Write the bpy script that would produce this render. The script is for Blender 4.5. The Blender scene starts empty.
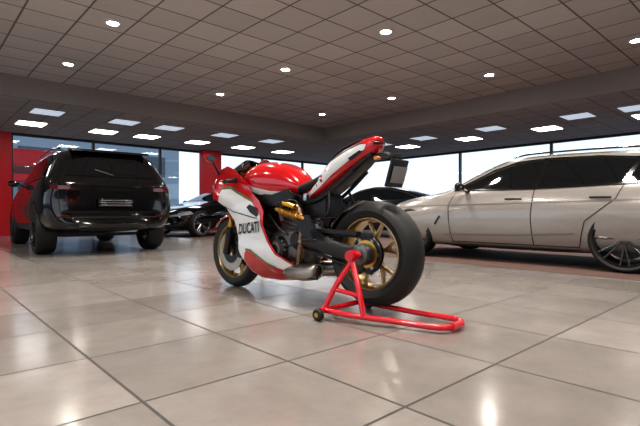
import bpy, bmesh, math, random
from math import sin, cos, pi, radians
from mathutils import Vector, Matrix
from mathutils.bvhtree import BVHTree
random.seed(4)
SC = bpy.context.scene
COL = SC.collection
TH = radians(42.4)

# ------------------------------------------------------------ materials
def mat(name, col, rough=0.5, metal=0.0, coat=0.0, emit=None, es=0.0, noise=0.0, nscale=8.0, spec=0.5):
    m = bpy.data.materials.new(name); m.use_nodes = True
    nt = m.node_tree; b = nt.nodes['Principled BSDF']
    b.inputs['Base Color'].default_value = (*col, 1)
    b.inputs['Roughness'].default_value = rough
    b.inputs['Metallic'].default_value = metal
    b.inputs['Coat Weight'].default_value = coat
    b.inputs['Coat Roughness'].default_value = 0.03
    b.inputs['Specular IOR Level'].default_value = spec
    if emit:
        b.inputs['Emission Color'].default_value = (*emit, 1)
        b.inputs['Emission Strength'].default_value = es
    if noise > 0:
        tc = nt.nodes.new('ShaderNodeTexCoord'); n = nt.nodes.new('ShaderNodeTexNoise')
        n.inputs['Scale'].default_value = nscale; n.inputs['Detail'].default_value = 4
        mp = nt.nodes.new('ShaderNodeMapRange')
        mp.inputs['To Min'].default_value = 1 - noise; mp.inputs['To Max'].default_value = 1 + noise
        mx = nt.nodes.new('ShaderNodeVectorMath'); mx.operation = 'SCALE'
        mx.inputs[0].default_value = col
        nt.links.new(tc.outputs['Object'], n.inputs['Vector'])
        nt.links.new(n.outputs['Fac'], mp.inputs['Value'])
        nt.links.new(mp.outputs['Result'], mx.inputs['Scale'])
        nt.links.new(mx.outputs['Vector'], b.inputs['Base Color'])
    return m

def tilemat(name, c1, c2, cm, w, h, pu, pv, mortar, rough, roughm, spec=0.5, nz=0.06, nsc=3.0, bump=0.0):
    m = bpy.data.materials.new(name); m.use_nodes = True
    nt = m.node_tree; b = nt.nodes['Principled BSDF']; L = nt.links
    tc = nt.nodes.new('ShaderNodeTexCoord'); mp = nt.nodes.new('ShaderNodeMapping')
    mp.inputs['Location'].default_value = (-pu, -pv, 0)
    br = nt.nodes.new('ShaderNodeTexBrick'); br.offset = 0.0; br.squash = 1.0
    br.inputs['Scale'].default_value = 1.0
    br.inputs['Brick Width'].default_value = w; br.inputs['Row Height'].default_value = h
    br.inputs['Mortar Size'].default_value = mortar; br.inputs['Mortar Smooth'].default_value = 0.1
    br.inputs['Color1'].default_value = (*c1, 1); br.inputs['Color2'].default_value = (*c2, 1)
    br.inputs['Mortar'].default_value = (*cm, 1)
    L.new(tc.outputs['Object'], mp.inputs['Vector']); L.new(mp.outputs['Vector'], br.inputs['Vector'])
    n = nt.nodes.new('ShaderNodeTexNoise'); n.inputs['Scale'].default_value = nsc; n.inputs['Detail'].default_value = 8
    n.inputs['Roughness'].default_value = 0.68
    L.new(tc.outputs['Object'], n.inputs['Vector'])
    r = nt.nodes.new('ShaderNodeMapRange'); r.inputs['From Min'].default_value = 0.3; r.inputs['From Max'].default_value = 0.7
    r.inputs['To Min'].default_value = 1 - nz; r.inputs['To Max'].default_value = 1 + nz
    L.new(n.outputs['Fac'], r.inputs['Value'])
    s = nt.nodes.new('ShaderNodeVectorMath'); s.operation = 'SCALE'
    L.new(br.outputs['Color'], s.inputs[0]); L.new(r.outputs['Result'], s.inputs['Scale'])
    L.new(s.outputs['Vector'], b.inputs['Base Color'])
    rr = nt.nodes.new('ShaderNodeMapRange'); rr.inputs['To Min'].default_value = rough; rr.inputs['To Max'].default_value = roughm
    L.new(br.outputs['Fac'], rr.inputs['Value']); L.new(rr.outputs['Result'], b.inputs['Roughness'])
    b.inputs['Specular IOR Level'].default_value = spec
    if bump > 0:
        bp = nt.nodes.new('ShaderNodeBump'); bp.inputs['Strength'].default_value = bump; bp.inputs['Distance'].default_value = 0.003
        inv = nt.nodes.new('ShaderNodeMath'); inv.operation = 'SUBTRACT'; inv.inputs[0].default_value = 1
        L.new(br.outputs['Fac'], inv.inputs[1]); L.new(inv.outputs[0], bp.inputs['Height'])
        L.new(bp.outputs['Normal'], b.inputs['Normal'])
    return m

M = {}
M['floor'] = tilemat('floor_tiles', (.25,.225,.207), (.33,.30,.277), (.06,.053,.048), .639,.639,1.245,.937,.0065,.165,.7, .62,.15,2.6,.5)
M['ceil'] = tilemat('ceiling_tiles', (.50,.465,.45), (.58,.54,.525), (.15,.135,.13), .616,.585,8.498,6.8125,.013,.85,.6,.2,.03,6)
M['soffit'] = mat('soffit_paint', (.34,.31,.30), .8, noise=.03)
M['ceil2'] = tilemat('ceiling_tiles_low', (.42,.39,.38), (.46,.43,.42), (.18,.16,.15), .6,.6,0,0,.012,.85,.6,.2,.03,6)
M['carpet'] = mat('carpet_pile', (.13,.078,.064), .9, noise=.3, nscale=40)
M['redwall'] = mat('red_wall', (.62,.012,.02), .45, noise=.05)
M['frame'] = mat('window_frame', (.04,.04,.045), .4)
M['wallw'] = mat('wall_paint', (.22,.215,.21), .8, noise=.03)
M['wallg'] = mat('wall_grey_paint', (.10,.095,.09), .7, noise=.03)
M['asphalt'] = mat('asphalt', (.20,.20,.21), .9, noise=.15, nscale=3)
M['trim'] = mat('white_trim', (.75,.75,.75), .4)
M['led'] = mat('led_panel', (1,1,1), .5, emit=(1,.98,.96), es=9)
M['leddim'] = mat('dim_panel', (.7,.78,.85), .5, emit=(.75,.87,1), es=.5)  # bluish LED ceiling panels with a faint glow
M['down'] = mat('downlight_glow', (1,1,1), .5, emit=(1,.93,.82), es=60)
M['blackpaint'] = mat('black_paint', (.003,.003,.0035), .10, 0, .8, spec=.4)
M['navypaint'] = mat('dark_paint', (.008,.012,.018), .12, 0, .8)
M['greypaint'] = mat('grey_paint', (.345,.320,.298), .25, .15, 1.0)
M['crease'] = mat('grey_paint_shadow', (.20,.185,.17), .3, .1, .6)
M['glass'] = mat('tinted_glass', (.006,.007,.008), .03, 0, .2, spec=.4)
M['plastic'] = mat('black_plastic', (.012,.012,.013), .42)
M['gloss'] = mat('gloss_black', (.006,.006,.006), .12, 0, .5)
M['rubber'] = mat('tyre_rubber', (.014,.014,.0145), .55, noise=.15, nscale=30)
M['alloyd'] = mat('dark_alloy', (.05,.05,.055), .3, .9)
M['alloym'] = mat('machined_alloy', (.16,.158,.155), .25, 1)
M['alloy'] = mat('bright_alloy', (.55,.55,.57), .25, 1)
M['chrome'] = mat('chrome', (.8,.8,.8), .12, 1)
M['tail'] = mat('tail_lamp', (.10,.004,.005), .15, 0, 1)
M['lamp'] = mat('head_lamp', (.35,.37,.40), .1, .3, 1)
M['plate'] = mat('plate_white', (.22,.21,.20), .4)
M['red'] = mat('red_paint', (.55,.006,.012), .15, 0, 1)
M['cred'] = mat('caliper_red', (.60,.01,.012), .3, 0, .5)
M['white'] = mat('white_paint', (.76,.75,.74), .2, 0, 1)
M['green'] = mat('green_stripe', (.02,.22,.07), .3, 0, .5)
M['gold'] = mat('gold_wheel', (.42,.30,.15), .3, .9)
M['goldan'] = mat('gold_anodised', (.66,.36,.08), .28, .9)
M['metal'] = mat('cast_metal', (.17,.165,.16), .40, .85, noise=.15, nscale=20)
M['dmetal'] = mat('dark_metal', (.045,.043,.042), .36, .7, noise=.15, nscale=20)
M['steel'] = mat('brushed_steel', (.42,.385,.34), .28, 1, noise=.1, nscale=15)
M['bronze'] = mat('heat_steel', (.30,.20,.13), .3, 1, noise=.2, nscale=12)
M['seat'] = mat('seat_fabric', (.012,.012,.013), .8, noise=.2, nscale=60)
M['screen'] = mat('smoked_screen', (.012,.012,.015), .05, 0, 1)
M['stand'] = mat('stand_red', (.62,.004,.018), .25, 0, .8)
M['amber'] = mat('amber_lens', (.7,.20,.02), .2, 0, 1)
M['bldg'] = mat('building_cladding', (.30,.36,.42), .7, noise=.08)
M['bwin'] = mat('building_glazing', (.06,.09,.12), .2)
M['tree'] = mat('foliage', (.13,.15,.12), .9, noise=.3, nscale=3)
M['bark'] = mat('bark', (.10,.07,.05), .9, noise=.2)

def glassmat():
    m = bpy.data.materials.new('window_glass'); m.use_nodes = True
    nt = m.node_tree; nt.nodes.remove(nt.nodes['Principled BSDF'])
    o = nt.nodes['Material Output']; t = nt.nodes.new('ShaderNodeBsdfTransparent')
    t.inputs['Color'].default_value = (.93,.96,.97,1)
    g = nt.nodes.new('ShaderNodeBsdfGlossy'); g.inputs['Roughness'].default_value = .02
    x = nt.nodes.new('ShaderNodeMixShader'); x.inputs[0].default_value = .06
    nt.links.new(t.outputs[0], x.inputs[1]); nt.links.new(g.outputs[0], x.inputs[2]); nt.links.new(x.outputs[0], o.inputs[0])
    return m
M['pane'] = glassmat()

# ------------------------------------------------------------ mesh helpers
def mk(name, V, F, m, parent=None, sm=40, recalc=True):
    me = bpy.data.meshes.new(name)
    me.from_pydata([tuple(v) for v in V], [], F)
    if recalc:
        bm = bmesh.new(); bm.from_mesh(me); bmesh.ops.remove_doubles(bm, verts=bm.verts, dist=1e-6)
        bmesh.ops.recalc_face_normals(bm, faces=bm.faces); bm.to_mesh(me); bm.free()
    ms = m if isinstance(m, (list, tuple)) else [m]
    for q in ms: me.materials.append(M[q] if isinstance(q, str) else q)
    ob = bpy.data.objects.new(name, me); COL.objects.link(ob)
    if parent: ob.parent = parent
    smooth(ob, sm)
    return ob

def smooth(ob, ang=40):
    me = ob.data
    for p in me.polygons: p.use_smooth = True
    me.set_sharp_from_angle(angle=radians(ang))

def bake(ob):
    dg = bpy.context.evaluated_depsgraph_get(); dg.update()
    me = bpy.data.meshes.new_from_object(ob.evaluated_get(dg))
    ob.modifiers.clear(); ob.data = me
    return ob

def empty(name, loc=(0,0,0), rz=0, sc=1):
    e = bpy.data.objects.new(name, None); COL.objects.link(e)
    e.location = loc; e.rotation_euler = (0,0,rz); e.scale = (sc,sc,sc); e.empty_display_size = .2
    return e

def loft(name, S, m, parent=None, sm=40, caps=True, sub=0, closed=True):
    n = len(S[0]); V = [p for s in S for p in s]; F = []
    for i in range(len(S)-1):
        for j in range(n if closed else n-1):
            a = i*n+j; b = i*n+(j+1)%n
            F.append((a, b, b+n, a+n))
    if caps and closed:
        F.append(tuple(range(n))[::-1]); F.append(tuple(range((len(S)-1)*n, len(S)*n)))
    ob = mk(name, V, F, m, parent, sm)
    if sub:
        md = ob.modifiers.new('s','SUBSURF'); md.levels = sub; md.render_levels = sub; bake(ob); smooth(ob, sm)
    return ob

def cr(pts, n=6, closed=False):
    P = [Vector(p) for p in pts]; out = []
    N = len(P); rng = N if closed else N-1
    for i in range(rng):
        if closed: p0,p1,p2,p3 = P[(i-1)%N],P[i],P[(i+1)%N],P[(i+2)%N]
        else: p0,p1,p2,p3 = P[max(i-1,0)],P[i],P[i+1],P[min(i+2,N-1)]
        for k in range(n):
            t = k/n
            out.append(.5*((2*p1)+(-p0+p2)*t+(2*p0-5*p1+4*p2-p3)*t*t+(-p0+3*p1-3*p2+p3)*t**3))
    if not closed: out.append(P[-1])
    return out

def tube(name, pts, r, m, parent=None, seg=10, n=6, closed=False, curve=True, flat=1.0):
    P = cr(pts, n, closed) if curve else [Vector(p) for p in pts]
    N = len(P); rs = r if isinstance(r, (list,tuple)) else None
    S = []; up = None
    for i in range(N):
        if closed: t = P[(i+1)%N]-P[(i-1)%N]
        else: t = P[min(i+1,N-1)]-P[max(i-1,0)]
        t.normalize()
        if up is None:
            up = Vector((0,0,1)) if abs(t.z) < .9 else Vector((1,0,0))
        a = (up - t*up.dot(t)).normalized(); b = t.cross(a); up = a
        rr = r if rs is None else rs[0]+(rs[1]-rs[0])*i/(N-1)
        S.append([P[i]+a*(rr*cos(2*pi*k/seg))+b*(rr*flat*sin(2*pi*k/seg)) for k in range(seg)])
    if closed: S.append(S[0])
    return loft(name, S, m, parent, 50, caps=not closed)

def lathe(name, prof, m, c=(0,0,0), parent=None, seg=48, a0=0, a1=2*pi, closedprof=False, sm=35):
    full = abs(a1-a0-2*pi) < 1e-6
    S = []
    for i in range(seg+1):
        a = a0+(a1-a0)*i/seg
        S.append([Vector((c[0]+r*cos(a), c[1]+y, c[2]+r*sin(a))) for r,y in prof])
    return loft(name, S, m, parent, sm, caps=not full and closedprof, closed=closedprof)

def box(name, size, loc, m, parent=None, rot=(0,0,0), bev=.004, seg=2, taper=None):
    bm = bmesh.new(); bmesh.ops.create_cube(bm, size=1)
    for v in bm.verts:
        v.co = Vector((v.co.x*size[0], v.co.y*size[1], v.co.z*size[2]))
        if taper and v.co.z > 0: v.co.x *= taper[0]; v.co.y *= taper[1]
    if bev > 0: bmesh.ops.bevel(bm, geom=list(bm.edges), offset=min(bev, min(size)*.45), segments=seg, affect='EDGES', profile=.6)
    R = Matrix.Translation(loc) @ (Matrix.Rotation(rot[2],4,'Z')@Matrix.Rotation(rot[1],4,'Y')@Matrix.Rotation(rot[0],4,'X'))
    bm.transform(R)
    me = bpy.data.meshes.new(name); bm.to_mesh(me); bm.free(); me.materials.append(M[m])
    ob = bpy.data.objects.new(name, me); COL.objects.link(ob)
    if parent: ob.parent = parent
    smooth(ob, 40); return ob

def boxes(name, L, m, parent=None):
    V=[];F=[]
    for (x0,x1,y0,y1,z0,z1) in L:
        b=len(V)
        V += [(x0,y0,z0),(x1,y0,z0),(x1,y1,z0),(x0,y1,z0),(x0,y0,z1),(x1,y0,z1),(x1,y1,z1),(x0,y1,z1)]
        F += [(b,b+3,b+2,b+1),(b+4,b+5,b+6,b+7),(b,b+1,b+5,b+4),(b+1,b+2,b+6,b+5),(b+2,b+3,b+7,b+6),(b+3,b,b+4,b+7)]
    return mk(name, V, F, m, parent, 30, recalc=False)

def prism(name, poly, y0, y1, m, parent=None, bev=.004):
    bm = bmesh.new()
    vs = [bm.verts.new((p[0], y0, p[1])) for p in poly]; f = bm.faces.new(vs)
    r = bmesh.ops.extrude_face_region(bm, geom=[f])
    for v in r['geom']:
        if isinstance(v, bmesh.types.BMVert): v.co.y = y1
    bmesh.ops.recalc_face_normals(bm, faces=bm.faces)
    if bev: bmesh.ops.bevel(bm, geom=list(bm.edges), offset=bev, segments=2, affect='EDGES')
    me = bpy.data.meshes.new(name); bm.to_mesh(me); bm.free(); me.materials.append(M[m])
    ob = bpy.data.objects.new(name, me); COL.objects.link(ob)
    if parent: ob.parent = parent
    smooth(ob, 35); return ob

def strut(name, p0, p1, s0, s1, m, parent=None, ref=(0,1,0), bev=.004):
    p0=Vector(p0);p1=Vector(p1);t=(p1-p0).normalized();r=Vector(ref);b=(r-t*r.dot(t)).normalized();a=t.cross(b)
    S=[]
    for p,s in ((p0,s0),(p1,s1)):
        w,h=s[0]/2,s[1]/2; c=min(w,h)*.4
        S.append([p+a*x+b*y for x,y in ((w,h-c),(w-c,h),(-w+c,h),(-w,h-c),(-w,-h+c),(-w+c,-h),(w-c,-h),(w,-h+c))])
    return loft(name,S,m,parent,35)

def gridpoly(poly, step):
    bm = bmesh.new(); f = bm.faces.new([bm.verts.new((p[0],p[1],0)) for p in poly])
    bmesh.ops.triangulate(bm, faces=[f])
    xs=[p[0] for p in poly]; ys=[p[1] for p in poly]
    for ax,vals in ((0,xs),(1,ys)):
        k = math.floor(min(vals)/step)+1
        while k*step < max(vals):
            co=[0,0,0]; no=[0,0,0]; co[ax]=k*step; no[ax]=1
            bmesh.ops.bisect_plane(bm, geom=list(bm.verts)+list(bm.edges)+list(bm.faces), plane_co=co, plane_no=no, dist=1e-6)
            k+=1
    return bm

def mesh_from_bm(name, bm, m, parent, sm=60):
    me = bpy.data.meshes.new(name); bm.to_mesh(me); bm.free(); me.materials.append(M[m])
    ob = bpy.data.objects.new(name, me); COL.objects.link(ob)
    if parent: ob.parent = parent
    smooth(ob, sm); return ob

RAY = {'L': (lambda a,b:(a,4,b),(0,-1,0)), 'R': (lambda a,b:(a,-4,b),(0,1,0)), 'B': (lambda a,b:(-6,a,b),(1,0,0)),
       'F': (lambda a,b:(9,a,b),(-1,0,0)), 'T': (lambda a,b:(a,b,5),(0,0,-1))}
def decal(name, poly, m, parent, bvh, side, off=.006, step=.06):
    fn, d = RAY[side]; d = Vector(d); bm = gridpoly(poly, step)
    for v in bm.verts:
        h = bvh.ray_cast(Vector(fn(v.co.x, v.co.y)), d)
        if h[0] is None:
            q = bvh.find_nearest(Vector(fn(v.co.x, v.co.y))); v.co = q[0]; continue
        n = h[1]
        if n.dot(d) > 0: n = -n
        v.co = h[0]+n*off
    bmesh.ops.recalc_face_normals(bm, faces=bm.faces)
    return mesh_from_bm(name, bm, m, parent)
def seam(name, pl, w, m, parent, bvh, side, off=.004):
    P=[Vector((p[0],p[1],0)) for p in pl]; Q=[]
    for i in range(len(P)-1):
        k=max(1,int((P[i+1]-P[i]).length/.05))
        for j in range(k): Q.append(P[i].lerp(P[i+1],j/k))
    Q.append(P[-1]); fn,d=RAY[side]; d=Vector(d); V=[];F=[]
    for i,p in enumerate(Q):
        t=(Q[min(i+1,len(Q)-1)]-Q[max(i-1,0)]).normalized(); n=Vector((-t.y,t.x,0))*w/2
        for q in (p+n,p-n):
            h=bvh.ray_cast(Vector(fn(q.x,q.y)),d)
            if h[0] is None: h=bvh.find_nearest(Vector(fn(q.x,q.y)))
            nn=h[1] if h[1].dot(d)<0 else -h[1]
            V.append(h[0]+nn*off)
    for i in range(len(Q)-1): F.append((2*i,2*i+1,2*i+3,2*i+2))
    return mk(name,V,F,m,parent,60)

# ------------------------------------------------------------ wheels
def wheel(par, name, c, R, W, rr, side, nsp, ms, caliper='plastic', tw=.0, lip=None, sw=.036):
    e = bpy.data.objects.new(name, None); COL.objects.link(e); e.parent = par
    h=W/2
    prof=[(rr,-h*.88),(rr+.01,-h*.95),(rr+(R-rr)*.5,-h),(R-.025,-h*.97),(R-.007,-h*.80),(R,-h*.5),(R,h*.5),(R-.007,h*.80),(R-.025,h*.97),(rr+(R-rr)*.5,h),(rr+.01,h*.95),(rr,h*.88)]
    lathe(name+'_tyre', prof, 'rubber', c, e, 56, closedprof=True)
    s=side
    lathe(name+'_rim', [(rr+.004,s*h*.93),(rr-.010,s*h*.94),(rr-.016,s*h*.84)], lip or ms, c, e, 56)
    lathe(name+'_barrel', [(rr-.016,s*h*.84),(rr-.03,s*h*.2),(rr-.03,-s*h*.9)], 'plastic', c, e, 56)
    lathe(name+'_hub', [(.001,s*h*.80),(.03,s*h*.80),(.05,s*h*.76),(.06,s*h*.6),(.065,s*h*.1)], ms, c, e, 24)
    lathe(name+'_disc', [(.06,s*h*.06),(rr*.74,s*h*.06),(rr*.74,s*h*-.05),(.06,-s*h*.05)], 'dmetal', c, e, 40)
    for i in range(nsp):
        a=2*pi*i/nsp+.2
        for da,db in ((-.02,-.16),(.02,.16)):
            p0=Vector((c[0]+.04*cos(a+da), c[1]+s*h*.70, c[2]+.04*sin(a+da)))
            ae=a+db*(5/nsp)*1.3+tw
            p1=Vector((c[0]+(rr-.012)*cos(ae), c[1]+s*h*.84, c[2]+(rr-.012)*sin(ae)))
            strut(name+'_spoke', p0,p1,(sw,.03),(sw*.72,.025),ms,e)
    box(name+'_caliper',(.09,.06,.22),(c[0]-rr*.66,c[1]+s*h*.30,c[2]),caliper,e,bev=.015)
    return e

# ------------------------------------------------------------ cars
def car_body(name, par, st, m, arches, darkm='plastic'):
    S=[]
    for (x,zb,zs,zt,ws,wm,wb,wr,tdx,bow) in st:
        H=[(0,zb),(ws*.85,zb),(ws,zb+.06),(wm,zb+(zs-zb)*.38),(wm*1.0,zb+(zs-zb)*.74),(wb,zs),(wb+(wr-wb)*.15,zs+(zt-zs)*.14),
           (wb+(wr-wb)*.88,zs+(zt-zs)*.80),(wr*.86,zs+(zt-zs)*.955),(wr*.45,zt-(zt-zs)*.01),(0,zt)]
        ring=[]
        full=H+[(-y,z) for y,z in H[-2:0:-1]]
        for y,z in full:
            xx=x+bow*(abs(y)/wm)**2.2
            if z>zs and zt>zs: xx+=tdx*(z-zs)/(zt-zs)
            ring.append(Vector((xx,y,z)))
        S.append(ring)
    n=len(S[0]); V=[p for s in S for p in s]; F=[]
    for i in range(len(S)-1):
        for j in range(n):
            a=i*n+j;b=i*n+(j+1)%n; F.append((a,b,b+n,a+n))
    h=n//2
    for base,fl in ((0,False),((len(S)-1)*n,True)):
        for j in range(h):
            a,b=j,j+1; a2,b2=(n-j)%n,(n-j-1)%n
            q=[a,b,b2,a2]; q=[k for i,k in enumerate(q) if k not in q[:i]]
            F.append(tuple(base+k for k in q))
    ob=mk('body',V,F,[m,darkm],par,50)
    md=ob.modifiers.new('s','SUBSURF'); md.levels=3; md.render_levels=3
    bake(ob)
    solid=BVHTree.FromPolygons([v.co.copy() for v in ob.data.vertices],[tuple(p.vertices) for p in ob.data.polygons])
    cuts=[]
    for (ax,az,R) in arches:
        for s in (1,-1):
            c=lathe('cut',[(0,s*.55),(R,s*.55),(R,s*1.4),(0,s*1.4)],m,(ax,0,az),None,64)
            cuts.append(c)
            md=ob.modifiers.new('b','BOOLEAN'); md.object=c; md.operation='DIFFERENCE'; md.solver='EXACT'
    bake(ob)
    for c in cuts: bpy.data.objects.remove(c)
    for p in ob.data.polygons:
        q=p.center
        if abs(q.y)>.70 and abs(p.normal.y)>.4: continue
        for (ax,az,R) in arches:
            if math.hypot(q.x-ax,q.z-az)<R+.003 and .5<abs(q.y): p.material_index=1
    smooth(ob,38)
    return ob,solid

def arch_trim(par, ax, az, R, w, m, bvh, s, a0=-20, a1=200, off=.008):
    n=24
    pl=[(ax+(R+w/2)*cos(a),az+(R+w/2)*sin(a)) for a in [radians(a0+k*(a1-a0)/n) for k in range(n+1)]]
    seam('arch_trim',pl,w,m,par,bvh,'L' if s>0 else 'R',off)

def mirror(par, x, y, z, m, s):
    e=Vector((x,y*s,z))
    loft('mirror_shell',[[e+Vector((dx,s*(dy),dz))for dx,dz in [(a*.9,b) for a,b in [(-k*.3,-k*.8),(-k*.3,k*.7),(k*.5,k*.6),(k*.7,0),(k*.5,-k*.8)]]] for dy,k in ((0,.05),(.05,.095),(.16,.09),(.20,.05))],m,par,60,sub=1)
    strut('mirror_arm',e+Vector((0,-s*.12,-.07)),e+Vector((0,s*.05,-.03)),(.07,.03),(.06,.03),'gloss',par,(0,0,1))

def suv():
    P=empty('suv',(-3.72,7.67,0.0),radians(129.5))
    st=[(-.93,.50,1.06,1.50,.70,.82,.76,.50,.24,.10),
        (-.90,.42,1.08,1.56,.80,.90,.84,.58,.26,.10),
        (-.80,.38,1.10,1.62,.86,.95,.89,.64,.26,.10),
        (-.50,.32,1.11,1.66,.90,.97,.92,.68,.10,.03),
        (0,.30,1.11,1.69,.92,.98,.93,.70,0,0),(.8,.28,1.10,1.71,.92,.97,.93,.71,0,0),(1.5,.28,1.09,1.70,.92,.97,.92,.71,0,0),
        (2.0,.28,1.08,1.63,.92,.97,.92,.70,0,0),(2.35,.28,1.07,1.42,.92,.97,.92,.74,0,0),(2.75,.28,1.05,1.15,.92,.97,.91,.80,0,0),
        (3.1,.28,1.02,1.09,.92,.97,.90,.80,0,-.02),(3.5,.30,.97,1.04,.90,.96,.88,.76,0,-.06),(3.80,.36,.86,.95,.84,.92,.84,.70,0,-.14),(3.90,.42,.78,.86,.72,.82,.74,.6,0,-.14)]
    ob,bv=car_body('body',P,st,'blackpaint',[(0,.39,.41),(3.0,.39,.41)])
    for s,sd in ((1,'L'),(-1,'R')):
        decal('side_glass',[(-.40,1.20),(-.25,1.48),(0.0,1.56),(1.2,1.58),(1.85,1.53),(2.38,1.20),(1.2,1.17)],'glass',P,bv,sd,.007)
        seam('belt_trim',[(-.42,1.19),(1.2,1.155),(2.40,1.185)],.018,'alloyd',P,bv,sd,.009)
        seam('door_seam',[(0.42,.95),(0.55,.6),(.62,.42)],.010,'plastic',P,bv,sd)
        seam('door_seam',[(1.28,1.15),(1.28,.42)],.010,'plastic',P,bv,sd)
        seam('door_seam',[(2.35,1.08),(2.38,.42)],.010,'plastic',P,bv,sd)
        seam('sill',[(.5,.40),(2.5,.40)],.10,'plastic',P,bv,sd,.01)
        seam('pillar',[(1.22,1.17),(1.20,1.58)],.05,'gloss',P,bv,sd,.010)
        for ax in (0,3.0): arch_trim(P,ax,.39,.41,.035,'gloss',bv,s)
        for hx in (.62,1.55): seam('handle',[(hx,.98),(hx+.22,.98)],.03,'gloss',P,bv,sd,.02)
        mirror(P,2.0,.93,1.20,'blackpaint',s)
        seam('tail_lamp',[(s*.60,1.02),(s*.86,1.02)],.055,'tail',P,bv,'B',.012)
        seam('lower_lamp',[(s*.62,.60),(s*.78,.62)],.022,'tail',P,bv,'B',.012)
        seam('exhaust',[(s*.50,.45),(s*.64,.45)],.045,'alloyd',P,bv,'B',.02)
        decal('head_lamp',[(s*.55,.80),(s*.80,.80),(s*.80,.90),(s*.55,.88)],'lamp',P,bv,'F',.008)
    decal('rear_glass',[(-.66,1.20),(.66,1.20),(.57,1.50),(-.57,1.50)],'glass',P,bv,'B',.008)
    decal('tailgate_panel',[(-.60,.97),(.60,.97),(.60,1.05),(-.60,1.05)],'gloss',P,bv,'B',.008)
    seam('tailgate_seam',[(-.78,1.10),(-.74,.66),(.74,.66),(.78,1.10)],.010,'plastic',P,bv,'B',.004)
    seam('bumper_crease',[(-.86,.58),(.86,.58)],.016,'alloyd',P,bv,'B',.006)
    seam('diffuser',[(-.48,.45),(.48,.45)],.12,'plastic',P,bv,'B',.012)
    seam('badge_strip',[(-.26,1.01),(.26,1.01)],.014,'alloyd',P,bv,'B',.012)
    box('plate',(.02,.50,.12),(-.945,0,.80),'gloss',P,bev=.004)
    for k in range(3): box('plate_stripe',(.006,.44,.014),(-.957,0,.765+.035*k),'alloy',P,bev=.001)
    decal('windscreen',[(2.02,-.62),(2.68,-.72),(2.68,.72),(2.02,.62)],'glass',P,bv,'T',.007)
    loft('roof_spoiler',[[Vector((-.74+dx,y,1.58+dz)) for dx,dz in ((0,0),(.02,.035),(.36,.075),(.36,.03))] for y in (-.56,-.3,0,.3,.56)],'blackpaint',P,50)
    seam('rear_wiper',[(0,1.22),(.26,1.30)],.02,'plastic',P,bv,'B',.02)
    for y in (.64,-.64): tube('roof_rail',[(-.2,y,1.66),(.6,y,1.715),(1.6,y,1.69)],.014,'gloss',P)
    box('underbody',(3.2,1.3,.16),(1.5,0,.34),'plastic',P,bev=.03)
    for i,(x,s) in enumerate(((0,1),(0,-1),(3.0,1),(3.0,-1))):
        wheel(P,'wheel_%d'%(i+1),(x,s*.83,.39),.39,.28,.295,s,5,'alloyd')
suv()

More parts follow.
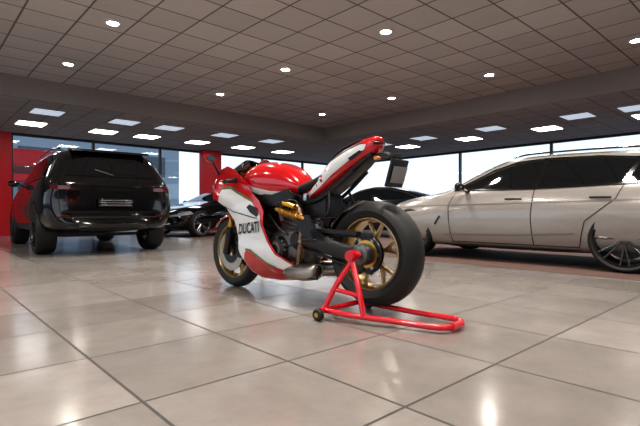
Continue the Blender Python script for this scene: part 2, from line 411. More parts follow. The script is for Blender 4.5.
def wagon():
    P=empty('estate_car',(3.935,5.476,0.005),radians(133))
    st=[(-1.02,.46,.84,1.10,.66,.76,.68,.50,.30,.08),
        (-.98,.38,.86,1.18,.76,.86,.78,.54,.34,.08),
        (-.85,.28,.89,1.27,.84,.92,.84,.58,.34,.08),
        (-.5,.20,.915,1.35,.89,.965,.89,.60,.14,.0),
        (0,.17,.92,1.385,.91,1.0,.91,.60,0,0),(.6,.16,.91,1.41,.87,.935,.865,.60,0,0),(1.1,.16,.905,1.42,.87,.92,.855,.60,0,0),
        (1.45,.16,.90,1.39,.87,.92,.855,.585,0,0),(1.75,.16,.895,1.27,.87,.93,.86,.61,0,0),(2.1,.16,.88,1.06,.88,.95,.88,.68,0,0),(2.3,.16,.865,.955,.89,.97,.89,.72,0,0),
        (2.75,.17,.825,.905,.90,1.0,.89,.72,0,-.02),(3.1,.18,.76,.845,.89,.965,.86,.68,0,-.06),(3.4,.20,.67,.765,.84,.90,.80,.62,0,-.16),(3.52,.25,.60,.69,.74,.80,.70,.55,0,-.2),(3.56,.32,.54,.62,.60,.66,.58,.45,0,-.2)]
    ob,bv=car_body('body',P,st,'greypaint',[(0,.36,.375),(2.75,.36,.375)])
    for s,sd in ((1,'L'),(-1,'R')):
        win=[(-.62,1.02),(-.50,1.14),(-.2,1.225),(.3,1.285),(.9,1.305),(1.25,1.285),(1.55,1.195),(2.05,.965),(1.0,.955),(0,.975)]
        decal('side_glass',win,'glass',P,bv,sd,.007,.05)
        seam('window_trim',[(-.64,1.015),(-.52,1.15),(-.2,1.24),(.3,1.30),(.9,1.32),(1.27,1.30),(1.58,1.21),(2.10,.955)],.022,'gloss',P,bv,sd,.010)
        seam('belt_trim',[(-.64,1.01),(0,.965),(1.0,.945),(2.10,.955)],.022,'gloss',P,bv,sd,.010)
        seam('pillar',[(.95,.955),(.90,1.31)],.055,'gloss',P,bv,sd,.011)
        seam('pillar',[(.02,.97),(-.10,1.25)],.045,'gloss',P,bv,sd,.011)
        seam('door_seam',[(.02,.95),(.08,.80),(.38,.55),(.45,.25)],.010,'plastic',P,bv,sd)
        seam('door_seam',[(.97,.94),(.99,.60),(.97,.25)],.010,'plastic',P,bv,sd)
        seam('door_seam',[(2.05,.93),(2.12,.75),(2.08,.25)],.010,'plastic',P,bv,sd)
        seam('sill_seam',[(.45,.245),(2.1,.245)],.010,'plastic',P,bv,sd)
        seam('sill',[(.42,.19),(2.3,.19)],.05,'plastic',P,bv,sd,.014)
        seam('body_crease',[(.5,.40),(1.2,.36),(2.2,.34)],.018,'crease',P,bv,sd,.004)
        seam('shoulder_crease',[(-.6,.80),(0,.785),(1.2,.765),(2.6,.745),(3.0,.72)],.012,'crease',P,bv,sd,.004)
        for hx in (.13,1.12): seam('handle',[(hx,.83),(hx+.06,.84),(hx+.20,.84)],.026,'greypaint',P,bv,sd,.03)
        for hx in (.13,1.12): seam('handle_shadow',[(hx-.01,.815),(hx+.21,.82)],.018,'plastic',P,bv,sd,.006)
        seam('vent',[(2.24,.60),(2.32,.48)],.03,'plastic',P,bv,sd)
        mirror(P,1.88,.93,1.0,'gloss',s)
        decal('head_lamp',[(3.12,.65),(3.16,.70),(2.98,.745),(3.40,.67),(3.42,.61)],'lamp',P,bv,sd,.007)
        decal('head_lamp_front',[(s*.42,.60),(s*.72,.63),(s*.74,.68),(s*.42,.64)],'lamp',P,bv,'F',.007)
        decal('intake',[(s*.50,.30),(s*.74,.32),(s*.72,.50),(s*.52,.46)],'plastic',P,bv,'F',.007)
        decal('tail_lamp',[(s*.35,.82),(s*.74,.80),(s*.76,.88),(s*.35,.90)],'tail',P,bv,'B',.008)
        tube('roof_rail',[(-.35,s*.55,1.34),(-.25,s*.545,1.38),(.4,s*.55,1.405),(1.1,s*.55,1.41),(1.35,s*.54,1.38)],.011,'gloss',P)
    decal('grille',[(-.40,.30),(.40,.30),(.46,.44),(.38,.60),(-.38,.60),(-.46,.44)],'plastic',P,bv,'F',.008)
    decal('windscreen',[(1.48,-.52),(1.85,-.60),(2.22,-.66),(2.22,.66),(1.85,.60),(1.48,.52)],'glass',P,bv,'T',.007)
    decal('rear_glass',[(-.62,.95),(.62,.95),(.50,1.16),(-.50,1.16)],'glass',P,bv,'B',.008)
    for y in (.28,-.28): seam('hood_crease',[(2.3,y*2.1),(3.2,y*1.6)],.008,'plastic',P,bv,'T',.003)
    box('underbody',(3.2,1.3,.12),(1.4,0,.24),'plastic',P,bev=.03)
    for i,(x,s) in enumerate(((0,1),(0,-1),(2.75,1),(2.75,-1))):
        wheel(P,'wheel_%d'%(i+1),(x,s*.83,.36),.36,.27,.295,s,7,'alloym','cred',lip='gloss',sw=.026)
wagon()

def coupe(name, loc, rz, paint, z=0.005, hh=1.0):
    P=empty(name,(loc[0],loc[1],z),rz)
    st=[(-.90,.48,.82,.90,.60,.70,.62,.45,0,.1),(-.84,.36,.86,.98,.74,.84,.76,.5,0,.1),(-.5,.24,.90,1.08,.86,.92,.85,.56,0,.02),(0,.2,.91,1.20,.88,.94,.86,.54,0,0),
        (.5,.18,.89,1.29,.86,.92,.85,.55,0,0),(1.0,.18,.87,1.32,.86,.91,.84,.55,0,0),(1.4,.18,.86,1.24,.86,.92,.84,.56,0,0),(1.9,.18,.84,.98,.86,.93,.85,.62,0,0),
        (2.2,.18,.82,.88,.87,.94,.84,.64,0,0),(2.7,.20,.76,.83,.87,.93,.82,.62,0,-.02),(3.1,.22,.66,.75,.82,.88,.78,.58,0,-.12),(3.35,.28,.54,.64,.66,.74,.64,.5,0,-.18),(3.40,.34,.48,.56,.5,.6,.5,.4,0,-.18)]
    st=[(a,b,c*hh,d*hh,*r) for a,b,c,d,*r in st]
    ob,bv=car_body('body',P,st,paint,[(0,.345,.375),(2.62,.345,.375)])
    for s,sd in ((1,'L'),(-1,'R')):
        decal('side_glass',[(p,q*hh) for p,q in [(-.35,.98),(.0,1.11),(.5,1.20),(1.0,1.22),(1.35,1.14),(1.8,.92),(.8,.92)]],'glass',P,bv,sd,.007)
        seam('window_trim',[(p,q*hh) for p,q in [(-.37,.98),(.0,1.12),(.5,1.21),(1.0,1.235),(1.35,1.15),(1.82,.92)]],.016,'chrome',P,bv,sd,.009)
        seam('door_seam',[(.35,.85),(.45,.3)],.012,'plastic',P,bv,sd)
        seam('door_seam',[(1.75,.85),(1.75,.3)],.012,'plastic',P,bv,sd)
        decal('head_lamp',[(2.85,.60*hh),(3.18,.54*hh),(3.16,.62*hh),(2.9,.68*hh)],'lamp',P,bv,sd,.008)
        decal('head_lamp_front',[(s*.45,.52*hh),(s*.68,.54*hh),(s*.68,.60*hh),(s*.45,.57*hh)],'lamp',P,bv,'F',.008)
        decal('tail_lamp',[(s*.4,.74*hh),(s*.74,.74*hh),(s*.74,.80*hh),(s*.4,.80*hh)],'tail',P,bv,'B',.008)
        mirror(P,1.6,.93,.95*hh,paint,s)
    decal('grille',[(-.4,.26),(.4,.26),(.36,.48*hh),(-.36,.48*hh)],'plastic',P,bv,'F',.008)
    decal('windscreen',[(1.35,-.46),(1.95,-.58),(1.95,.58),(1.35,.46)],'glass',P,bv,'T',.007)
    box('underbody',(3.0,1.3,.12),(1.3,0,.24),'plastic',P,bev=.03)
    for i,(x,s) in enumerate(((0,1),(0,-1),(2.62,1),(2.62,-1))):
        wheel(P,'wheel_%d'%(i+1),(x,s*.80,.345),.345,.25,.265,s,5,'alloy')
coupe('coupe_car',(-2.35,14.58),radians(235),'blackpaint')
coupe('sedan_car',(2.5,12.0),radians(145),'navypaint',hh=1.03)

# ------------------------------------------------------------ motorcycle
KB=1.0645
BX,BY=.345*KB,2.81*KB; BH=math.atan2(.95,-1.01)
B=empty('motorcycle',(BX,BY,0),BH,KB)
RA=(0,0,.365); FA=(1.42,0,.30)
def mwheel(nm,c,R,W,rr,par):
    h=W/2
    pr=[]
    for k in range(15):
        a=-78+156*k/14; a=radians(a)
        pr.append((R-(R-rr-.03)*(1-cos(a))*1.0, h*sin(a)/sin(radians(78))))
    prof=[(rr,-h*.74)]+pr+[(rr,h*.74)]
    lathe(nm+'_tyre',prof,'rubber',c,par,72,closedprof=True,sm=50)
    r=h*.74
    lathe(nm+'_rim',[(rr+.008,-r),(rr-.004,-r-.003),(rr-.012,-r+.006),(rr-.020,-r*.55),(rr-.026,0),(rr-.020,r*.55),(rr-.012,r-.006),(rr-.004,r+.003),(rr+.008,r)],'gold',c,par,72,sm=50)
    lathe(nm+'_hub',[(.001,-h*.55),(.035,-h*.55),(.045,-h*.3),(.045,h*.3),(.035,h*.55),(.001,h*.55)],'gold',c,par,32)
    for i in range(5):
        a=2*pi*i/5+.35
        C=Vector(c)
        def P(r,aa,y=0): return C+Vector((r*cos(aa),y,r*sin(aa)))
        pm=P(rr*.42,a)
        strut(nm+'_spoke',P(.03,a),pm,(.036,.05),(.026,.034),'gold',par)
        strut(nm+'_spoke',pm,P(rr-.018,a+.27),(.022,.034),(.016,.026),'gold',par)
        strut(nm+'_spoke',pm,P(rr-.018,a-.27),(.022,.034),(.016,.026),'gold',par)
mwheel('rear_wheel',RA,.325,.205,.218,B)
mwheel('front_wheel',FA,.30,.125,.218,B)
for s in (1,-1):
    lathe('brake_disc',[(.10,s*.062),(.160,s*.062),(.160,s*.067),(.10,s*.067)],'steel',FA,B,48,closedprof=True)
    lathe('disc_carrier',[(.04,s*.058),(.10,s*.064),(.10,s*.068),(.04,s*.064)],'dmetal',FA,B,32,closedprof=True)
    box('front_caliper',(.07,.045,.13),(FA[0]-.145,s*.075,FA[2]+.02),'dmetal',B,rot=(0,-.2,0),bev=.012)
    tube('fork_tube',[(1.455,s*.10,.31),(1.22,s*.10,.90)],.026,'goldan',B,14,curve=False)
    tube('fork_slider',[(1.435,s*.10,.28),(1.375,s*.10,.50)],.030,'dmetal',B,14,curve=False)
    tube('fork_cap',[(1.22,s*.10,.90),(1.21,s*.10,.925)],.022,'goldan',B,14,curve=False)
tube('front_axle',[(1.42,-.12,.30),(1.42,.12,.30)],.014,'steel',B,12,curve=False)
for nm,x,z in (('triple_clamp',1.30,.72),('top_clamp',1.235,.89)):
    box(nm,(.07,.26,.035),(x,0,z),'dmetal',B,rot=(0,-.38,0),bev=.01)
S=[]
for k in range(13):
    a=radians(38+k*11.5)
    ring=[]
    for j in range(9):
        t=radians(-80+20*j); rr=.316+.0-.045*(1-cos(t)); y=.082*sin(t)
        ring.append(Vector((FA[0]+rr*cos(a),y,FA[2]+rr*sin(a))))
    S.append(ring)
f=loft('front_fender',S,'red',B,60,closed=False); md=f.modifiers.new('t','SOLIDIFY'); md.thickness=.004; bake(f); smooth(f)
def ring(c,hy,hz,n=12,tilt=0,p=.7):
    out=[]
    for k in range(n):
        a=2*pi*k/n; y=math.copysign(abs(cos(a))**p,cos(a))*hy; z=math.copysign(abs(sin(a))**p,sin(a))*hz
        out.append(Vector((c[0]-z*sin(tilt),c[1]+y,c[2]+z*cos(tilt))))
    return out
loft('swingarm',[ring((-.075,.135,.365),.012,.030),ring((-.05,.135,.365),.028,.058),ring((.04,.137,.365),.034,.062),ring((.14,.145,.375),.030,.050),ring((.26,.150,.40),.030,.056),ring((.40,.13,.43),.045,.062),ring((.52,.10,.44),.06,.055),ring((.58,.09,.44),.05,.04)],'dmetal',B,60,sub=1)
strut('swingarm_brace',(.30,.15,.44),(.50,.11,.52),(.05,.04),(.06,.05),'dmetal',B)
lathe('axle_carrier',[(.001,.175),(.040,.175),(.058,.165),(.066,.14),(.066,.11)],'metal',RA,B,32)
lathe('axle_nut',[(.001,.19),(.022,.19),(.026,.175)],'red',RA,B,6)
n=42
pts=[]
for k in range(n*2):
    a=pi*k/n; r=.112 if k%2 else .103
    pts.append((RA[0]+r*cos(a),RA[2]+r*sin(a)))
pr=prism('rear_sprocket',pts,.094,.100,'dmetal',B,0)
lathe('sprocket_carrier',[(.05,.104),(.070,.104),(.085,.1015)],'goldan',RA,B,32)
for k in range(6):
    a=2*pi*k/6
    lathe('sprocket_hole',[(.001,.1015),(.012,.1015),(.012,.100)],'steel',(RA[0]+.092*cos(a),0,RA[2]+.092*sin(a)),B,16)
lathe('rear_disc',[(.06,.075),(.118,.075),(.118,.080),(.06,.080)],'steel',RA,B,48,closedprof=True)
box('rear_caliper',(.10,.05,.06),(.06,.085,.27),'dmetal',B,rot=(0,.5,0),bev=.012)
ch=[]
c1=Vector((0,0,.365)); c2=Vector((.56,0,.425))
for k in range(9):
    a=radians(90+22.5*k); ch.append((c1.x+.108*cos(a),.097,c1.z+.108*sin(a)))
for k in range(7):
    a=radians(-84+28*k); ch.append((c2.x+.042*cos(a),.097,c2.z+.042*sin(a)))
tube('chain',ch,.010,'dmetal',B,6,4,closed=True)
strut('chain_guard',(.05,.105,.485),(.42,.115,.50),(.030,.05),(.03,.05),'plastic',B)
S=[]
for k in range(7):
    a=radians(14+k*10)
    S.append([Vector((RA[0]+(.345-.03*(1-cos(radians(t))))*cos(a),.108*sin(radians(t)),RA[2]+(.345-.03*(1-cos(radians(t))))*sin(a))) for t in range(-85,86,17)])
f=loft('rear_hugger',S,'gloss',B,60,closed=False); md=f.modifiers.new('t','SOLIDIFY'); md.thickness=.004; bake(f); smooth(f)
loft('crankcase',[ring((.50,0,.40),.11,.10,16),ring((.56,0,.38),.15,.15,16),ring((.70,0,.36),.165,.17,16),ring((.86,0,.34),.15,.15,16),ring((.95,0,.34),.10,.10,16)],'metal',B,50,sub=1)
lathe('alternator_cover',[(.001,.20),(.05,.20),(.075,.19),(.088,.165),(.092,.12)],'dmetal',(.72,0,.36),B,32)
lathe('alternator_ring',[(.030,.202),(.045,.206),(.055,.202)],'metal',(.72,0,.36),B,32)
lathe('sprocket_cover',[(.001,.155),(.05,.155),(.062,.14),(.065,.09)],'dmetal',(.56,0,.425),B,28)
for k in range(8):
    a=2*pi*k/8
    lathe('cover_bolt',[(.001,.186),(.007,.186),(.007,.16)],'steel',(.72+.083*cos(a),0,.36+.083*sin(a)),B,8)
box('rear_cylinder',(.16,.20,.24),(.66,0,.60),'metal',B,rot=(0,-.25,0),bev=.02)
for k in range(5): box('cylinder_rib',(.175,.215,.008),(.665-.006*k,0,.53+.028*k),'dmetal',B,rot=(0,-.25,0),bev=.002)
box('rear_head_cover',(.15,.22,.07),(.62,0,.72),'dmetal',B,rot=(0,-.25,0),bev=.02)
box('front_cylinder',(.24,.20,.16),(.96,0,.42),'metal',B,rot=(0,-.3,0),bev=.02)
box('radiator',(.04,.34,.30),(1.10,0,.58),'dmetal',B,rot=(0,.25,0),bev=.01)
box('airbox_frame',(.36,.24,.14),(.92,0,.72),'dmetal',B,rot=(0,-.12,0),bev=.03)
box('battery_box',(.20,.18,.16),(.44,0,.66),'plastic',B,bev=.02)
prism('footrest_bracket',[(.50,.60),(.54,.52),(.44,.43),(.36,.40),(.31,.43),(.36,.50),(.42,.60)],.155,.168,'plastic',B,.003)
prism('heel_guard',[(.36,.52),(.40,.50),(.36,.40),(.28,.37),(.25,.42),(.30,.47)],.168,.174,'gloss',B,.002)
tube('footpeg',[(.42,.16,.43),(.42,.25,.43)],.011,'steel',B,10,curve=False)
tube('gear_lever',[(.44,.18,.43),(.55,.185,.40),(.60,.19,.385)],.006,'dmetal',B,8)
tube('gear_toe',[(.60,.18,.385),(.60,.23,.385)],.009,'plastic',B,8,curve=False)
tube('footpeg_right',[(.42,-.16,.43),(.42,-.25,.43)],.011,'steel',B,10,curve=False)
prism('footrest_bracket_right',[(.50,.60),(.54,.52),(.44,.43),(.36,.40),(.31,.43),(.36,.50),(.42,.60)],-.168,-.155,'plastic',B,.003)
sh0=Vector((.46,.155,.575)); sh1=Vector((.74,.165,.64))
tube('shock_body',[sh0,sh1],.017,'goldan',B,14,curve=False)
t=(sh1-sh0).normalized(); bx=t.cross(Vector((0,0,1))).normalized(); by=t.cross(bx)
sp=[sh0+(sh1-sh0)*(.18+.68*k/84)+bx*.029*cos(k*2*pi/12)+by*.029*sin(k*2*pi/12) for k in range(85)]
tube('shock_spring',sp,.0048,'goldan',B,6,1,curve=False)
tube('shock_reservoir',[sh0+Vector((.08,.02,.08)),sh0+Vector((.19,.025,.105))],.018,'goldan',B,14,curve=False)
strut('shock_link',(.38,.14,.47),(.46,.155,.575),(.05,.03),(.04,.03),'dmetal',B)
tube('exhaust_header',[(.60,.10,.66),(.54,.14,.64),(.50,.145,.54),(.52,.14,.42),(.55,.13,.30),(.60,.12,.22)],.022,'bronze',B,14)
tube('exhaust_header_front',[(1.04,.06,.40),(1.05,.10,.28),(.98,.12,.20),(.80,.12,.19)],.026,'bronze',B,14)
for s in (1,-1):
    loft('muffler',[ring((.72,s*.09,.20),.05,.03,14),ring((.66,s*.11,.21),.08,.055,14),ring((.46,s*.14,.215),.085,.06,14),ring((.36,s*.16,.23),.07,.055,14),ring((.33,s*.165,.235),.05,.042,14)],'steel',B,50,sub=1)
    lathe('muffler_outlet',[(.030,-.006),(.036,0.004),(.036,.03)],'plastic',(0,0,0),B,20).matrix_local=Matrix.Translation((.335,s*.165,.237))@Matrix.Rotation(radians(-90),4,'Z')
tube('kickstand',[(.60,.16,.25),(.45,.20,.20),(.30,.21,.20)],.011,'plastic',B,10)
# fairing
def fy(x,z):
    fx=1.0
    if x>1.08: fx=1-.50*((x-1.08)/.54)**1.6
    if x<.75: fx=1-.22*((.75-x)/.25)**1.3
    fz=1.0
    if z<.36: fz=1-.55*((.36-z)/.24)**1.7
    if z>.72: fz=1-.25*((z-.72)/.25)**1.2
    return .235*max(fx,.2)*max(fz,.2)+.008*sin((z-x*.25)*22)
fpoly=[(1.60,.80),(1.57,.90),(1.48,.965),(1.34,.985),(1.22,.95),(1.12,.90),(1.02,.84),(.95,.76),(.86,.70),(.80,.62),(.80,.52),(.76,.42),(.68,.33),(.56,.27),(.49,.20),(.54,.155),(.75,.13),(.96,.13),(1.04,.17),(1.07,.28),(1.09,.42),(1.15,.56),(1.26,.655),(1.42,.70),(1.56,.73)]
wpoly=[(1.42,.703),(1.40,.80),(1.24,.80),(1.08,.745),(.93,.69),(.83,.60),(.82,.52),(.77,.415),(.69,.325),(.57,.265),(.50,.205),(.54,.16),(.75,.135),(.95,.135),(1.035,.175),(1.065,.28),(1.085,.42),(1.145,.56),(1.255,.652)]
rpoly=[(.99,.34),(.93,.335),(.78,.25),(.62,.215),(.56,.168),(.74,.138),(.95,.138),(1.03,.18),(1.05,.26)]
def fair_piece(nm,poly,m,s,off,step=.035,solid=.006):
    bm=gridpoly(poly,step)
    for v in bm.verts:
        x,z=v.co.x,v.co.y; v.co=Vector((x,s*(fy(x,z)+off),z))
    bmesh.ops.remove_doubles(bm,verts=bm.verts,dist=1e-5)
    for f in bm.faces:
        f.normal_update()
        if f.normal.y*s<0: f.normal_flip()
    o=mesh_from_bm(nm,bm,m,B,50)
    if solid: md=o.modifiers.new('t','SOLIDIFY'); md.thickness=solid; md.offset=-1; bake(o); smooth(o,50)
    return o
for s in (1,-1):
    fair_piece('side_fairing',fpoly,'red',s,0)
    fair_piece('fairing_white',wpoly,'white',s,.0035,solid=0)
    fair_piece('fairing_red_flash',rpoly,'red',s,.006,solid=0)
    fair_piece('fairing_green_flash',[(.99,.355),(.93,.35),(.78,.265),(.70,.24),(.70,.226),(.78,.252),(.93,.337),(.99,.342)],'green',s,.007,solid=0)
    fair_piece('fairing_vent',[(.98,.655),(.95,.675),(.87,.65),(.84,.60),(.86,.585),(.93,.615)],'plastic',s,.008,solid=0)
    fair_piece('fairing_stripe',[(1.40,.805),(1.24,.805),(1.08,.75),(.93,.695),(.93,.706),(1.08,.763),(1.24,.82),(1.40,.82)],'green',s,.006,solid=0)
    fair_piece('fairing_seam',[(1.30,.665),(1.14,.62),(.85,.57),(.85,.576),(1.14,.626),(1.30,.671)],'plastic',s,.007,solid=0)
    cu=bpy.data.curves.new('lettering','FONT'); cu.body='DUCATI'; cu.size=.118; cu.space_character=1.0; cu.resolution_u=3; cu.offset=.0025
    to=bpy.data.objects.new('lettering_src',cu); COL.objects.link(to)
    dg=bpy.context.evaluated_depsgraph_get(); dg.update()
    me=bpy.data.meshes.new_from_object(to.evaluated_get(dg)); bpy.data.objects.remove(to)
    bm=bmesh.new(); bm.from_mesh(me)
    w=max(v.co.x for v in bm.verts)
    for axx,(lo,hi) in ((0,(0,.6)),(1,(-.05,.14))):
        k=lo
        while k<hi:
            co=[0,0,0];no=[0,0,0];co[axx]=k;no[axx]=1
            bmesh.ops.bisect_plane(bm,geom=list(bm.verts)+list(bm.edges)+list(bm.faces),plane_co=co,plane_no=no,dist=1e-6); k+=.02
    fsc=.25/w
    for v in bm.verts:
        a,b=v.co.x*fsc+v.co.y*.15,v.co.y*.9
        x=(1.09-a) if s>0 else (1.09-.25+a)
        z=.455+b+(1.09-x)*.10
        v.co=Vector((x,s*(fy(x,z)+.011),z))
    mesh_from_bm('lettering',bm,'plastic',B)
loft('belly_floor',[[Vector((x,-fy(x,z)+.01,z)),Vector((x,-.05,z-.015)),Vector((x,.05,z-.015)),Vector((x,fy(x,z)-.01,z))] for x,z in ((.52,.19),(.62,.155),(.80,.138),(.96,.14),(1.03,.18))],'white',B,50,closed=False)
def nring(x,w,zb,zt):
    out=[]
    for k in range(16):
        a=2*pi*k/16; y=math.copysign(abs(cos(a))**.75,cos(a))*w; zz=math.copysign(abs(sin(a))**.75,sin(a))
        out.append(Vector((x,y,(zb+zt)/2+zz*(zt-zb)/2)))
    return out
loft('nose_cowl',[nring(1.50,.155,.73,.95),nring(1.56,.14,.735,.925),nring(1.61,.11,.75,.89),nring(1.645,.07,.77,.85),nring(1.655,.03,.79,.83)],'red',B,50,sub=1)
for s in (1,-1):
    tube('head_lamp',[(1.625,s*.035,.80),(1.60,s*.085,.815),(1.57,s*.125,.83)],.018,'lamp',B,10)
S=[]
for i in range(8):
    u=i/7; x=1.52-.26*u; z=.935+.125*u-.02*u*u; w=.135+.01*u
    S.append([Vector((x-.10*(abs(j)/4)**2,w*j/4*1.02,z-.085*(abs(j)/4)**2.2)) for j in range(-4,5)])
f=loft('windscreen',S,'screen',B,60,closed=False); md=f.modifiers.new('t','SOLIDIFY'); md.thickness=.003; bake(f); smooth(f)
box('instrument_panel',(.03,.17,.09),(1.33,0,.92),'plastic',B,rot=(0,-.5,0),bev=.01)
for s in (1,-1):
    tube('handlebar',[(1.22,s*.10,.875),(1.17,s*.20,.865),(1.11,s*.33,.845)],.012,'dmetal',B,10)
    tube('grip',[(1.155,s*.225,.860),(1.105,s*.345,.843)],.017,'plastic',B,12,curve=False)
    tube('lever',[(1.20,s*.20,.87),(1.19,s*.27,.86),(1.14,s*.36,.845)],.006,'steel',B,8)
    box('switch_block',(.04,.035,.045),(1.175,s*.20,.862),'plastic',B,bev=.008)
    tube('mirror_stalk',[(1.50,s*.13,.93),(1.46,s*.19,.985),(1.43,s*.24,1.025)],.009,'plastic',B,8)
    mc=Vector((1.41,s*.275,1.045))
    loft('mirror_housing',[[mc+Vector((dx,s*.062*k*cos(a)*1.0,.034*k*sin(a)+.012*k*cos(a))) for a in [2*pi*q/14 for q in range(14)]] for dx,k in ((-.018,.92),(-.012,1.0),(.012,.9),(.032,.45))],'red',B,50,sub=1)
    lathe('mirror_glass',[(.001,0),(.022,0),(.026,.003)],'gloss',(0,0,0),B,20).matrix_local=Matrix.Translation(mc+Vector((-.020,0,0)))@Matrix.Rotation(radians(90),4,'Z')@Matrix.Scale(1.7,4,(1,0,0))
    tube('brake_reservoir',[(1.24,s*.15,.90),(1.24,s*.15,.94)],.020,'plastic',B,12,curve=False)
tube('brake_hose',[(1.24,.13,.90),(1.33,.16,.82),(1.34,.13,.60),(1.30,.08,.36)],.005,'plastic',B,6)
def tring(x,zb,zt,w):
    prof=[(0,0),(.55,0),(.85,.10),(.98,.32),(1.0,.55),(.90,.80),(.66,.95),(.35,1.0),(0,1.0)]
    pts=prof+[(-a,b) for a,b in prof[-2:0:-1]]
    return [Vector((x,a*w,zb+(zt-zb)*b)) for a,b in pts]
tk=loft('fuel_tank',[tring(.57,.765,.80,.075),tring(.60,.74,.85,.10),tring(.68,.72,.925,.135),tring(.78,.70,.975,.175),tring(.90,.70,.998,.205),tring(1.02,.74,.99,.205),tring(1.13,.80,.955,.165),tring(1.20,.85,.92,.10)],'red',B,60,sub=2)
kbv=BVHTree.FromPolygons([v.co.copy() for v in tk.data.vertices],[tuple(p.vertices) for p in tk.data.polygons])
lathe('fuel_cap',[(.001,0),(.03,0),(.036,-.004),(.036,-.02)],'dmetal',(0,0,0),B,24).matrix_local=Matrix.Translation((1.0,0,1.0))@Matrix.Rotation(radians(90),4,'X')
for s,sd in ((1,'L'),(-1,'R')):
    decal('tank_white',[(.66,.765),(.80,.77),(.95,.80),(1.08,.85),(1.08,.82),(.98,.765),(.86,.73),(.68,.735)],'white',B,kbv,sd,.003,.03)
    prism('frame_side',[(1.02,.80),(1.0,.73),(.80,.66),(.62,.66),(.56,.72),(.62,.78),(.80,.74)],s*.150,s*.172,'dmetal',B,.006)
loft('rider_seat',[tring(.62,.745,.805,.10),tring(.54,.745,.825,.135),tring(.44,.76,.845,.145),tring(.37,.79,.875,.135),tring(.325,.83,.92,.10)],'seat',B,60,sub=2)
tl=loft('tail_fairing',[tring(.60,.70,.755,.08),tring(.50,.70,.765,.12),tring(.39,.73,.835,.135),tring(.33,.77,.935,.13),tring(.25,.82,1.0,.12),tring(.15,.885,1.045,.105),tring(.05,.95,1.078,.085),tring(-.02,.99,1.09,.06),tring(-.045,1.01,1.08,.03)],'red',B,60,sub=2)
tbv=BVHTree.FromPolygons([v.co.copy() for v in tl.data.vertices],[tuple(p.vertices) for p in tl.data.polygons])
for s,sd in ((1,'L'),(-1,'R')):
    decal('tail_white',[(.50,.728),(.43,.765),(.36,.86),(.28,.94),(.17,.995),(.06,1.035),(.02,1.035),(.03,1.005),(.14,.94),(.26,.862),(.38,.77),(.48,.715)],'white',B,tbv,sd,.003,.03)
    decal('tail_black',[(.37,.88),(.28,.96),(.17,1.012),(.05,1.052),(.05,1.04),(.17,.998),(.28,.945),(.36,.865)],'plastic',B,tbv,sd,.0045,.03)
    decal('tail_vent',[(.14,.955),(.06,1.0),(.04,.993),(.12,.94)],'plastic',B,tbv,sd,.0055,.03)
    tube('subframe',[(.62,s*.09,.70),(.40,s*.10,.70),(.12,s*.07,.88)],.013,'dmetal',B,10)
    tube('passenger_hanger',[(.30,s*.10,.76),(.27,s*.13,.66),(.28,s*.14,.60)],.009,'plastic',B,8)
loft('seat_pad',[tring(.33,.93,.95,.08),tring(.25,.99,1.015,.09),tring(.15,1.03,1.06,.08),tring(.06,1.062,1.087,.06)],'seat',B,60,sub=1)
tube('tail_lamp',[(-.02,.055,1.045),(-.05,0,1.045),(-.02,-.055,1.045)],.014,'tail',B,8)
loft('undertray',[ring((.42,0,.72),.09,.03),ring((.24,0,.82),.08,.03),ring((.08,0,.925),.07,.025),ring((.0,0,.98),.05,.02)],'plastic',B,60)
tube('plate_arm',[(.08,0,.945),(-.02,0,.965),(-.10,0,.96),(-.145,0,.91)],.018,'plastic',B,10)
box('plate_carrier',(.018,.17,.17),(-.155,0,.85),'plastic',B,rot=(0,-.3,0),bev=.006)
box('number_plate',(.006,.14,.10),(-.170,0,.84),'plate',B,rot=(0,-.3,0),bev=.002)
box('plate_lamp',(.05,.07,.025),(-.15,0,.955),'plastic',B,bev=.005)
for s in (1,-1):
    tube('indicator_arm',[(-.11,s*.02,.945),(-.11,s*.12,.935)],.007,'plastic',B,8,curve=False)
    tube('indicator',[(-.11,s*.115,.935),(-.11,s*.155,.933)],.012,'amber',B,10,curve=False)
tube('cable_1',[(.86,.16,.70),(.70,.19,.68),(.56,.17,.70),(.50,.13,.62)],.006,'plastic',B,6)
tube('cable_2',[(.80,.18,.60),(.66,.20,.50),(.60,.18,.46)],.007,'plastic',B,6)
tube('coolant_hose',[(1.05,.12,.50),(.92,.17,.50),(.80,.16,.45)],.016,'plastic',B,8)
box('rear_reservoir',(.035,.03,.05),(.47,.14,.72),'alloy',B,bev=.008)

# ------------------------------------------------------------ paddock stand
T=empty('paddock_stand',(BX,BY,0),math.atan2(.95,-1.03),KB)
r=.0165
tube('base_rail_left',[(.12,.36,.055),(-.05,.335,.045),(-.30,.25,.035),(-.50,.20,.03),(-.56,.16,.03),(-.58,.08,.03),(-.56,.0,.03),(-.50,-.04,.03),(-.25,-.02,.035),(.05,-.01,.045),(.12,0,.055)],r,'stand',T,12)
tube('base_cross',[(.10,.40,.055),(.10,-.04,.055)],r,'stand',T,12,curve=False)
tube('upright_front',[(.12,.34,.06),(.06,.30,.20),(.0,.24,.33),(.0,.235,.37)],r,'stand',T,12)
tube('upright_rear',[(-.14,.31,.045),(-.10,.29,.16),(-.02,.245,.31),(.0,.235,.355)],r,'stand',T,12)
tube('upright_brace',[(.07,.305,.17),(-.10,.29,.15)],r*.8,'stand',T,10,curve=False)
tube('hub_pin',[(0,.26,.365),(0,.17,.365)],.020,'stand',T,14,curve=False)
lathe('pin_collar',[(.001,.265),(.030,.265),(.034,.255),(.034,.225),(.001,.225)],'stand',(0,0,.365),T,20)
tube('handle_grip',[(-.575,.14,.03),(-.58,.04,.03)],.021,'stand',T,12,curve=False)
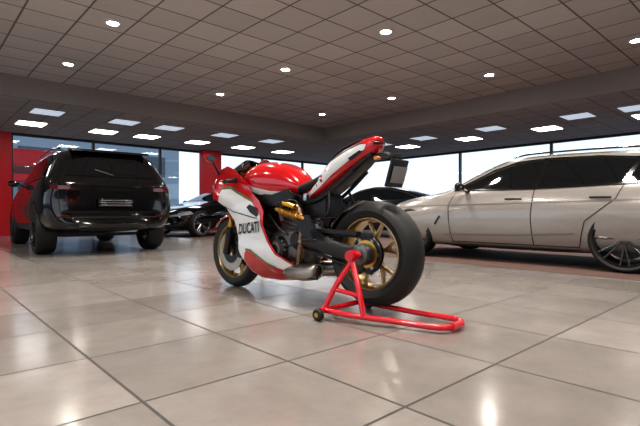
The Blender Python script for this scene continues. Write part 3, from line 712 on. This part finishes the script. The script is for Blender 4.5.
for y in (.415,-.055):
    lathe('castor',[(.001,y-.016),(.030,y-.016),(.036,y-.008),(.036,y+.008),(.030,y+.016),(.001,y+.016)],'rubber',(.10,0,.036),T,24)
    lathe('castor_hub',[(.001,y-.018),(.014,y-.018),(.014,y+.018),(.001,y+.018)],'goldan',(.10,0,.036),T,12)

# ------------------------------------------------------------ room
def R(ob): ob.rotation_euler=(0,0,TH); return ob
U0,U1,V0,V1=-5.0,14.9,-4.0,15.1
ZC,ZL=3.26,2.86; BU,BV=9.58,10.26
R(boxes('floor',[(U0,U1,V0,V1,-.12,0)],'floor'))
R(boxes('carpet',[(5.2,13.4,-3,13.6,0,.004)],'carpet'))
R(boxes('ceiling',[(U0,BU,V0,BV,ZC,ZC+.15)],'ceil'))
R(boxes('ceiling_lower',[(BU+.06,U1,V0,V1,ZL,ZC+.15),(U0,BU+.06,BV+.06,V1,ZL,ZC+.15)],'ceil2'))
R(boxes('trim_1',[(BU,BU+.06,V0,BV+.06,ZL-.01,ZC+.1),(U0,BU,BV,BV+.06,ZL-.01,ZC+.1)],'soffit'))
R(boxes('wall_left',[(1.2,2.15,V1-.12,V1,0,ZL)],'redwall'))
R(boxes('wall_grey',[(U0,1.2,V1-.12,V1,0,ZL)],'wallg'))
R(boxes('wall_back',[(U0,-2,V0,V0+.12,0,ZC),(2.5,7,V0,V0+.12,0,ZC),(12,U1,V0,V0+.12,0,ZC),(-2,2.5,V0,V0+.12,0,.9),(7,12,V0,V0+.12,0,.9),(-2,2.5,V0,V0+.12,2.5,ZC),(7,12,V0,V0+.12,2.5,ZC)],'wallw'))  # unseen wall; openings added for daylight and crisp reflections on the SUV
R(boxes('wall_panel_red',[(7.75,8.5,V1-.45,V1-.2,0,2.84)],'redwall'))
def glaz(name, ax, c, a0, a1, step, z1, w=.07):
    L=[]
    n=max(1,round((a1-a0)/step))
    def bx(p0,p1,z0,zz,t=.05):
        return (p0,p1,c-t,c+t,z0,zz) if ax=='v' else (c-t,c+t,p0,p1,z0,zz)
    L.append(bx(a0,a1,0,.12)); L.append(bx(a0,a1,z1-.07,z1))
    for i in range(n+1):
        a=a0+(a1-a0)*i/n; L.append(bx(max(a0,a-w/2),min(a1,a+w/2),.12,z1-.07))
    ob=R(boxes(name,L,'frame'))
    boxes(name+'_pane',[bx(a0,a1,.12,z1-.07,.004)],'pane',ob)
    return ob
glaz('window_1','v',V1-.06,2.15,U1-.1,2.05,ZL)
glaz('window_2','u',U1-.06,V0+.12,V1-.1,3.0,ZL)
glaz('fill_window','u',U0+.06,V0+.12,V1-.15,2.5,ZC)  # unseen glazing added on the camera side for fill daylight and sheen

def disc(name, L, rad, z, m, seg=20):
    V=[];F=[]
    for (u,v) in L:
        b=len(V)
        for k in range(seg): V.append((u+rad*cos(2*pi*k/seg),v+rad*sin(2*pi*k/seg),z))
        F.append(tuple(range(b,b+seg))[::-1])
    return R(mk(name,V,F,m,recalc=False))
dl=[(u,v) for u in (-1.05,2.1,5.1,8.16) for v in (-.5,1.84,4.18,6.52,8.85)]
disc('downlight_lenses',dl,.075,ZC-.012,'down')
V=[];F=[]
for (u,v) in dl:
    b=len(V);n=24
    for k in range(n):
        a=2*pi*k/n
        for rr,zz in ((.075,ZC-.012),(.105,ZC-.014),(.108,ZC+.0)): V.append((u+rr*cos(a),v+rr*sin(a),zz))
    for k in range(n):
        for q in range(2):
            a0=b+k*3+q; a1=b+((k+1)%n)*3+q
            F.append((a0,a1,a1+1,a0+1))
R(mk('downlight_rings',V,F,'trim'))
cs,sn=cos(TH),sin(TH)
for i,(u,v) in enumerate(dl):
    ld=bpy.data.lights.new('downlight_beam','AREA'); ld.shape='DISK'; ld.size=.15; ld.energy=36; ld.color=(1,.93,.85); ld.spread=radians(140)
    lo=bpy.data.objects.new('downlight_beam',ld); COL.objects.link(lo); lo.location=(u*cs-v*sn,u*sn+v*cs,ZC-.03)
hb=.29
pb=[(u,13.2) for u in (.6,2.3,4.0,5.2,6.8,8.5,10.2)]+[(12.5,v) for v in (0.3,2.55,4.8,7.05,9.3,11.5)]
pd=[(u,11.45) for u in (.6,2.3,3.95,5.1,6.75,8.4)]+[(11.4,v) for v in (-.8,1.3,2.55,3.7,5.8,7.9,9.6)]
R(boxes('led_ceiling_panels',[(u-hb,u+hb,v-hb,v+hb,ZL-.008,ZL+.01) for u,v in pb],'led'))
R(boxes('dim_ceiling_panels',[(u-hb,u+hb,v-hb,v+hb,ZL-.008,ZL+.01) for u,v in pd],'leddim'))

# ------------------------------------------------------------ outside
R(boxes('parking_lot',[(-60,90,-60,90,-.35,-.18)],'asphalt'))
fac=R(boxes('building_facade',[(-6,15,32,40,-.17,5.2)],'bldg'))
boxes('facade_glazing',[(-5+3.3*k,-2.6+3.3*k,31.92,32,1.0+2.2*j,2.4+2.2*j) for k in range(6) for j in range(2)],'bwin',fac)
boxes('facade_sign_band',[(-6,6,31.8,31.99,2.5,3.1)],'redwall',fac)
R(boxes('red_canopy',[(-2,4.0,19,23,2.3,2.9),(-1.9,-1.7,19.2,19.4,-.17,2.3),(3.6,3.8,19.2,19.4,-.17,2.3),(-2,1.2,22.5,23,-.17,2.3)],'redwall'))
def tree(u,v,h):
    e=empty('tree',(u*cs-v*sn,u*sn+v*cs,-.17))
    tube('trunk',[(0,0,.02),(.1,0,h*.3),(0,.1,h*.6)],[.16,.08],'bark',e,8)
    bm=bmesh.new()
    for k in range(34):
        mt=Matrix.Translation((random.gauss(0,1)*h*.16,random.gauss(0,1)*h*.16,h*(.42+random.random()*.45)))
        bmesh.ops.create_icosphere(bm,subdivisions=2,radius=h*random.uniform(.05,.11),matrix=mt)
    for v_ in bm.verts: v_.co+=Vector([random.uniform(-.12,.12) for _ in range(3)])
    mesh_from_bm('crown',bm,'tree',e)
for (u,v,h) in ((52,6,3.6),(55,10,3.2),(53,15,3.8),(56,21,3.4),(54,27,3.6),(55,33,3.3),(54,0,3.6)): tree(u,v,h)

# ------------------------------------------------------------ world / camera
w=bpy.data.worlds.new('overcast'); SC.world=w; w.use_nodes=True
nt=w.node_tree; bg=nt.nodes['Background']; bg.inputs['Strength'].default_value=1.35
tc=nt.nodes.new('ShaderNodeTexCoord'); sp=nt.nodes.new('ShaderNodeSeparateXYZ'); rp=nt.nodes.new('ShaderNodeValToRGB')
nt.links.new(tc.outputs['Generated'],sp.inputs[0]); nt.links.new(sp.outputs['Z'],rp.inputs[0]); nt.links.new(rp.outputs[0],bg.inputs['Color'])
rp.color_ramp.elements[0].color=(.84,.91,1,1); rp.color_ramp.elements[1].color=(.60,.74,.95,1); rp.color_ramp.elements[1].position=.6
cd=bpy.data.cameras.new('camera'); cd.sensor_width=36; cd.lens=453/640*36; cd.clip_start=.05; cd.clip_end=300
co=bpy.data.objects.new('camera',cd); COL.objects.link(co); co.location=(0,0,.66); co.rotation_euler=(radians(90-.13),0,0)
SC.camera=co
SC.view_settings.view_transform='Standard'
try: SC.view_settings.look='Medium High Contrast'
except Exception as ex: print('LOOK',ex)
